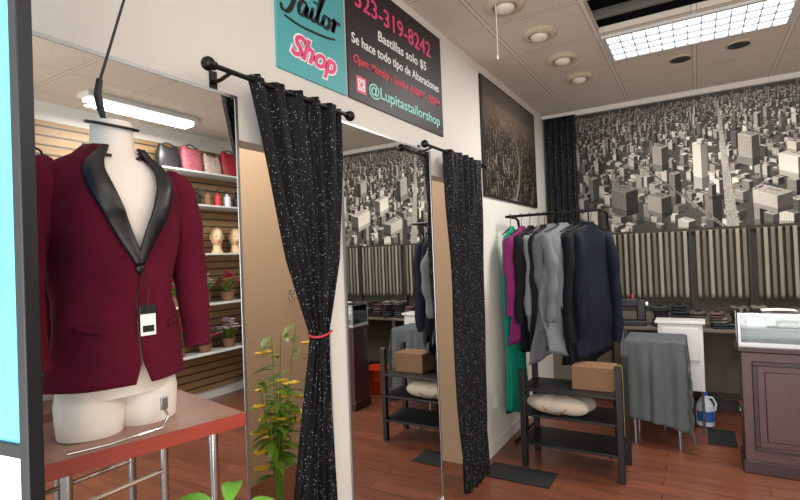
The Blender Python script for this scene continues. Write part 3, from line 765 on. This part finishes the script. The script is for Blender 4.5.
b=MB(); b.bb((.05,-.045,.05),(.13,.045,.25)); b.bb((-.16,-.04,.18),(.07,.04,.26)); b.bb((-.17,-.045,.11),(-.11,.045,.27)); mk(b,'machine_arm','blackp',e,bevel=.012)
b=MB(); b.tube([(.13,0,.2),(.15,0,.2)],.035,18); mk(b,'hand_wheel','steel',e)
b=MB(); b.tube([(-.14,0,.11),(-.14,0,.052)],.003,8); mk(b,'needle','chrome',e)
b=MB(); b.tube([(.02,0,.26),(.02,0,.3)],.012,10); mk(b,'spool','redcloth',e)

# strip display at the back wall
e=thing('strip_rail','grey brown metal rail and posts along the wall','rail',(0,D,0))
pb=mat('panel_brown','#3b362f',.9); pb2=mat('post_brown','#25221e',.7)
b=MB(); b.bb((.55,-.055,1.735),(3.3,-.035,1.755)); mk(b,'rail_bar',pb,e)
for x in (.56,1.40,1.88,2.6,3.28):
    b=MB(); b.bb((x-.011,-.060,.87),(x+.011,-.03,1.765)); mk(b,'post',pb2,e)
b=MB(); b.bb((.55,-.012,.95),(3.3,-.001,1.765)); mk(b,'back_panel',pb,e,smooth=False)
sm=[mat('strip_cloth_%d'%k,c,.8,nscale=8,namt=.2,stretch=(6,6,1)) for k,c in enumerate(['#80786a','#6b6557','#8c8578','#5f594e'])]
meshes=[]
for k in range(4):
    b=MB(); b.sheet(lambda u,v,k=k:(-.016+.032*u,-.004*math.sin(u*pi)+.003*math.sin(v*8+k),-.66*v),4,14); meshes.append(b)
base=[mk(mb_,'hanging_strip',sm[k],solid=.002) for k,mb_ in enumerate(meshes)]
for k in range(48):
    x=.60+k*.054
    if any(abs(x-p)<.033 for p in (1.40,1.88,2.6)) and k>=4: continue
    o=base[k] if k<4 else base[(k*7)%4].copy()
    if k>=4: COL.objects.link(o)
    o.location=(x,D-.068,1.745)
    solo(o,'pale fabric strip hanging from wall rail','fabric strip','strips on the wall rail')

# ------------------------------------------------------------ counter
e=thing('display_counter','dark cherry panelled counter with glass display top','counter',(1.68,4.22,0))
Lc,Dc=1.55,.28
b=MB(); b.bb((.01,.01,.08),(Lc,Dc,.86)); mk(b,'counter_body','cherry',e,bevel=.004)
b=MB(); b.bb((-.005,-.005,0),(Lc,Dc,.09)); mk(b,'plinth','cherry2',e,bevel=.006)
b=MB(); b.bb((-.015,-.02,.84),(Lc,Dc+.01,.88)); mk(b,'counter_moulding','cherry2',e,bevel=.01)
for k in range(3):
    x0=.07+.5*k; x1=x0+.42
    b=MB()
    for (a,c) in (((x0,.16),(x1,.19)),((x0,.75),(x1,.78)),((x0,.19),(x0+.03,.75)),((x1-.03,.19),(x1,.75))): b.bb((a[0],-.006,a[1]),(c[0],.01,c[1]))
    mk(b,'panel_frame','cherry2',e,bevel=.005)
    b=MB(); b.bb((x0+.07,-.002,.23),(x1-.07,.01,.71)); mk(b,'raised_panel','cherry',e,bevel=.008)
b=MB(); b.bb((0,.0,.88),(Lc,Dc,.895)); mk(b,'case_floor','whiteplast',e)
b=MB()
for z in (.895,1.10):
    b.bb((0,0,z),(Lc,.014,z+.014)); b.bb((0,Dc-.014,z),(Lc,Dc,z+.014)); b.bb((0,.014,z),(.014,Dc-.014,z+.014))
for x in (0,.75,Lc-.014):
    for y in (0,Dc-.014): b.bb((x,y,.909),(x+.014,y+.014,1.10))
mk(b,'case_frame','steel',e,smooth=False)
b=MB(); b.bb((.014,Dc-.012,.909),(Lc-.014,Dc-.004,1.10)); mk(b,'case_back','paper',e,smooth=False)
b=MB(); b.bb((.014,.003,.91),(Lc-.014,.007,1.10)); b.bb((.003,.014,.91),(.007,Dc-.014,1.10)); b.bb((.0,.0,1.1141),(Lc,Dc,1.12)); mk(b,'case_glass','glass',e,smooth=False)
b=MB(); b.bb((.02,.10,.99),(Lc-.02,Dc-.02,1.00)); mk(b,'case_shelf','whiteplast',e)
for k,(x,w,h,m) in enumerate([(.12,.12,.05,'paper'),(.32,.16,.035,'whiteplast'),(.52,.10,.06,'paper'),(.72,.14,.04,'card')]):
    b=MB(); b.box((0,0,h/2),(w,.10,h)); b.box((0,0,h+.003),(w*.8,.08,.006)); o=mk(b,'gift_box',m,bevel=.004); o.location=(1.68+x,4.22+.18,1.0005); solo(o,'small white boxed accessory inside glass case','box','boxes in the display case')
b=MB(); b.sheet(lambda u,v:(-.1+.2*u,-.07+.14*v,.002+.006*math.sin(u*3)),6,4); o=mk(b,'paper_sheet','paper',solid=.001); o.location=(1.93,4.36,1.1215); solo(o,'loose white paper lying on glass counter top','paper')
b=MB(); b.box((0,0,.006),(.09,.05,.012)); o=mk(b,'card_stack','redcloth',bevel=.002); o.location=(2.10,4.32,1.1205); solo(o,'small stack of red business cards on counter','card stack')

# orange bucket
e=thing('bucket','orange plastic bucket with wire handle on floor','bucket',(1.86,4.93,0)); e.scale=(1.08,1.08,1.08)
b=MB(); b.lathe([(.10,0),(.105,.005),(.135,.27),(.145,.27),(.145,.285),(.128,.285),(.098,.012),(.0,.012)],seg=28,cap=False); b.lathe([(.10,0),(.001,0)],seg=28,cap=False); mk(b,'bucket_body','orange',e)
b=MB(); b.tube([(.147*math.cos(t),-.10*math.sin(t)-.02,.25-.09*math.sin(t)) for t in [pi*k/14 for k in range(15)]],.003,6); mk(b,'handle','steel',e)

# ------------------------------------------------------------ ceiling fixtures
e0=None
for k,(x,y) in enumerate([(.50,2.98),(.565,3.52),(.597,4.08),(.62,4.62)]):
    if e0 is None:
        e=thing('downlight','round beige unlit ceiling downlight in tile ceiling','ceiling light',(x,y,H),0,'downlights by the wall'); e0=e
        b=MB(); b.lathe([(.118,-.001),(.122,-.014),(.105,-.028),(.078,-.028),(.075,-.005),(.07,-.002)],seg=28); mk(b,'light_trim','trimm',e)
        b=MB(); b.sph((0,0,-.026),(.062,.062,.034),18,10); mk(b,'bulb','bulb',e)
    else: dup(e0,(x,y,H))
e0=None
for (x,y) in ((1.40,4.68),(1.79,4.62)):
    if e0 is None:
        e=thing('recessed_spotlight','black recessed spotlight in tile ceiling','ceiling light',(x,y,H),0,'black spotlights'); e0=e
        b=MB(); b.lathe([(.085,-.001),(.087,-.010),(.075,-.014),(.062,-.004)],seg=28); mk(b,'light_trim','trimm',e)
        b=MB(); b.lathe([(.075,-.0145),(.03,-.012),(.0005,-.010)],seg=28); mk(b,'light_well','blackp',e)
    else: dup(e0,(x,y,H))
e=thing('troffer_light','lit fluorescent ceiling panel with louvre grid','ceiling light',(.92,3.84,H))
b=MB(); tx,ty=1.16,.54
b.bb((0,0,-.02),(tx,.03,-.001)); b.bb((0,ty-.03,-.02),(tx,ty,-.001)); b.bb((0,.03,-.02),(.03,ty-.03,-.001)); b.bb((tx-.03,.03,-.02),(tx,ty-.03,-.001)); mk(b,'fixture_frame','whiteplast',e,smooth=False)
b=MB(); b.bb((.03,.03,-.006),(tx-.03,ty-.03,-.002)); mk(b,'diffuser','lit',e,smooth=False)
b=MB()
for k in range(1,13): x=.03+k*(tx-.06)/13; b.bb((x-.003,.03,-.02),(x+.003,ty-.03,-.006))
for k in range(1,4): y=.03+k*(ty-.06)/4; b.bb((.03,y-.006,-.021),(tx-.03,y+.006,-.006))
mk(b,'louvre','steel',e,smooth=False)
e=thing('strip_light','lit white fluorescent strip fixture on ceiling','ceiling light',(3.05,2.85,H))
b=MB(); b.bb((-.09,-.55,-.05),(.09,.55,-.0005)); mk(b,'fixture_body','whiteplast',e,bevel=.008)
for x in (-.04,.04):
    b=MB(); b.tube([(x,-.52,-.066),(x,.52,-.066)],.014,12); mk(b,'lamp_tube','tube',e)
e=thing('pull_cord','thin white cord hanging from ceiling','cord',(.47,2.9,H))
b=MB(); b.tube([(0,0,-.002),(.002,0,-.18),(0,.002,-.33)],.0025,6); mk(b,'cord','paper',e)
b=MB(); b.lathe([(.002,-.33),(.007,-.345),(.007,-.36),(.002,-.365)],seg=10); mk(b,'cord_knob','paper',e)

# ------------------------------------------------------------ slatwall shelves (seen in the mirrors)
def shelf(z,y0,y1):
    e=thing('wall_shelf','white wall shelf on slatted display wall','shelf',(W-.03,(y0+y1)/2,z),0,'shelves on the slat wall')
    w=(y1-y0)/2
    b=MB(); b.bb((-.28,-w,-.02),(-.002,w,0)); mk(b,'shelf_board','whiteplast',e,bevel=.003)
    for y in (-w+.1,w-.1):
        b=MB(); b.add([(-.25,y-.006,-.02),(-.002,y-.006,-.02),(-.002,y-.006,-.12),(-.25,y+.006,-.02),(-.002,y+.006,-.02),(-.002,y+.006,-.12)],[(0,1,2),(5,4,3),(0,3,4,1),(1,4,5,2),(2,5,3,0)]); mk(b,'bracket','steel',e,smooth=False)
for z in (2.64,2.27,1.72,1.15,.6): shelf(z,3.2,4.6)
def bag(x,y,z,m,lab,w=.29,h=.25,hh=.09):
    e=thing('handbag',lab,'handbag',(x,y,z+.0005),0,'handbags on the slat wall shelf')
    b=MB(); b.sheet(lambda u,v:(lambda th:((.075*(1-.55*v*v))*math.copysign(abs(math.cos(th))**.6,math.cos(th)),w/2*(1+.10*math.sin(pi*v)-.22*v*v)*math.copysign(abs(math.sin(th))**.5,math.sin(th)),h*v-.02*v*math.cos(2*th)))(2*pi*u),32,10,True); b.f.append(tuple(range(32))[::-1]); b.f.append(tuple(range(320,352))); mk(b,'bag_body',m,e)
    b=MB(); b.tube([(0,w*.3*math.cos(t),h*.95+hh*math.sin(t)) for t in [pi*k/12 for k in range(13)]],.007,8); mk(b,'handle','blackp',e)
mr=mat('bag_red','#8e1a26',.5,nscale=30,namt=.7); mk_=mat('bag_black','#1d1c20',.4); mp_=mat('bag_floral','#a0505c',.6,nscale=38,namt=.9); mw=mat('bag_pale','#a8968c',.6,nscale=30,namt=.6)
for k,(y,m,l,w,h) in enumerate(((3.35,mk_,'black leather handbag on wall shelf',.26,.24),(3.63,mp_,'floral pink handbag on wall shelf',.25,.27),(3.90,mw,'pale patterned handbag on wall shelf',.23,.22),(4.16,mr,'red handbag on wall shelf',.24,.29),(4.43,mp_,'floral pink handbag on wall shelf',.23,.22))): bag(3.42,y,2.64,m,l,w,h,.05)
for k in range(8):
    y=3.42+k*.14; e=thing('bottle','small spray bottle with coloured contents on wall shelf','bottle',(3.42,y,2.2705),0,'bottles on the slat wall shelf')
    b=MB(); b.lathe([(.038,0),(.042,.01),(.042,.12),(.015,.15),(.015,.17)],seg=16); mk(b,'bottle_body',['redcloth','jug','blackp','card'][k%4],e)
    b=MB(); b.lathe([(.018,.165),(.018,.2)],seg=12); mk(b,'cap','blackp',e)
hm=None
for k,y in enumerate((3.95,4.22,)):
    if hm is None:
        e=thing('wax_head','pale mannequin head for hats on wall shelf','mannequin head',(3.42,y,1.7205),math.radians(200),'mannequin heads on shelf'); hm=e
        b=MB(); b.lathe([(.07,0),(.07,.012),(.05,.04),(.045,.1)],seg=20)
        b.sheet(lambda u,v:(lambda th,ph:(.088*math.sin(ph)*math.cos(th)*(1+.06*max(0,math.cos(th))*math.exp(-((ph-1.9)/.25)**2))+.018*math.exp(-(th if th<pi else th-2*pi)**2/.03-((ph-1.75)/.22)**2),.07*math.sin(ph)*math.sin(th)*(1-.18*max(0,ph-1.6)),.19+.115*math.cos(ph)))(2*pi*u,pi*(.01+.98*v)),40,26,True); mk(b,'head','gold',e,ang=180)
        for s in (-1,1):
            b=MB(); b.sph((.078,s*.028,.20),(.008,.012,.006),10,6); mk(b,'eye','hair',e)
            b=MB(); b.sph((0,s*.072,.19),(.018,.008,.028),10,8); mk(b,'ear','gold',e)
        b=MB(); b.sph((.086,0,.135),(.007,.022,.007),10,6); mk(b,'mouth','redcloth',e)
    else: dup(hm,(3.42,y,1.7205))
fps=[]
n_=0
for z in (1.15,.6):
    for k,y in enumerate((3.40,3.74,4.08,4.42)):
        if len(fps)<2:
            pm=['pink','white_petal'][len(fps)]
            e=thing('flower_basket','%s artificial flowers in small woven basket'%['pink','white'][len(fps)],'flowers',(3.42,y,z+.0005),0,'flower baskets on wall shelves')
            b=MB(); b.lathe([(.06,0),(.08,.1),(.085,.11),(.07,.1)],seg=18); mk(b,'basket','card',e)
            lv=MB(); fl=MB(); rn=random.Random(3+len(fps))
            for j in range(40):
                a=rn.uniform(0,2*pi); lv.leaf((0,0,.1),(math.cos(a)*.6,math.sin(a)*.7,rn.uniform(.5,2.2)),rn.uniform(.14,.28),.02,.3)
            for j in range(26):
                a=rn.uniform(0,2*pi); r=rn.uniform(.02,.12); p=Vector((r*math.cos(a),r*math.sin(a),.36-r*1.4+rn.uniform(-.03,.03)))
                for w in range(6): q=2*pi*w/6; fl.leaf(p,(math.cos(q),math.sin(q),.5),.045,.024,.1)
            mk(lv,'foliage','leaf',e,ang=180); mk(fl,'blossom',pm,e,ang=180); fps.append(e)
        else: dup(fps[0 if n_%3 else 1],(3.42,y,z+.0005),[0,3.14][k%2])
        n_+=1

# ------------------------------------------------------------ lights
def area(name,loc,size,sy,en,rot,col=(1,1,1)):
    l=bpy.data.lights.new(name,'AREA'); l.shape='RECTANGLE'; l.size=size; l.size_y=sy; l.energy=en; l.color=col
    o=bpy.data.objects.new(name,l); COL.objects.link(o); o.location=loc; o.rotation_euler=rot; return o
area('storefront_daylight',(1.6,-1.15,1.5),3.2,2.4,148,(math.radians(90),0,0),(1,.975,.94))
area('troffer_lamp',(1.5,4.11,3.09),1.1,.5,60,(0,0,0),(1,.96,.90))
area('strip_lamp',(3.05,2.85,3.03),.15,1.0,44,(0,0,0),(1,.96,.90))
area('added_fitting_fill',(-.7,2.3,3.08),.6,1.2,28,(0,0,0),(1,.93,.84))  # added fill to brighten the fitting room, no fixture there
area('added_entry_fill',(2.6,.7,3.1),.6,1.2,22,(0,0,0),(1,.97,.92))  # added fill without a fixture, placed outside the mirror's view
w=bpy.data.worlds.new('world'); S.world=w; w.use_nodes=True
bg=w.node_tree.nodes['Background']; bg.inputs[0].default_value=(.95,.97,1,1); bg.inputs[1].default_value=1.1

# ------------------------------------------------------------ camera
cam=bpy.data.cameras.new('camera'); co=bpy.data.objects.new('camera',cam); COL.objects.link(co)
cam.sensor_width=36; cam.lens=499/800*36; cam.clip_start=.02
th=math.radians(30.8); ph=math.radians(.76); ro=math.radians(2.2)
F=Vector((-math.sin(th)*math.cos(ph),math.cos(th)*math.cos(ph),math.sin(ph))); R0=Vector((math.cos(th),math.sin(th),0)); U0=R0.cross(F)
Rc=R0*math.cos(ro)-U0*math.sin(ro); Uc=R0*math.sin(ro)+U0*math.cos(ro)
mt=Matrix((Rc,Uc,-F)).transposed().to_4x4(); mt.translation=Vector((1.46,0,1.6)); co.matrix_world=mt
S.camera=co
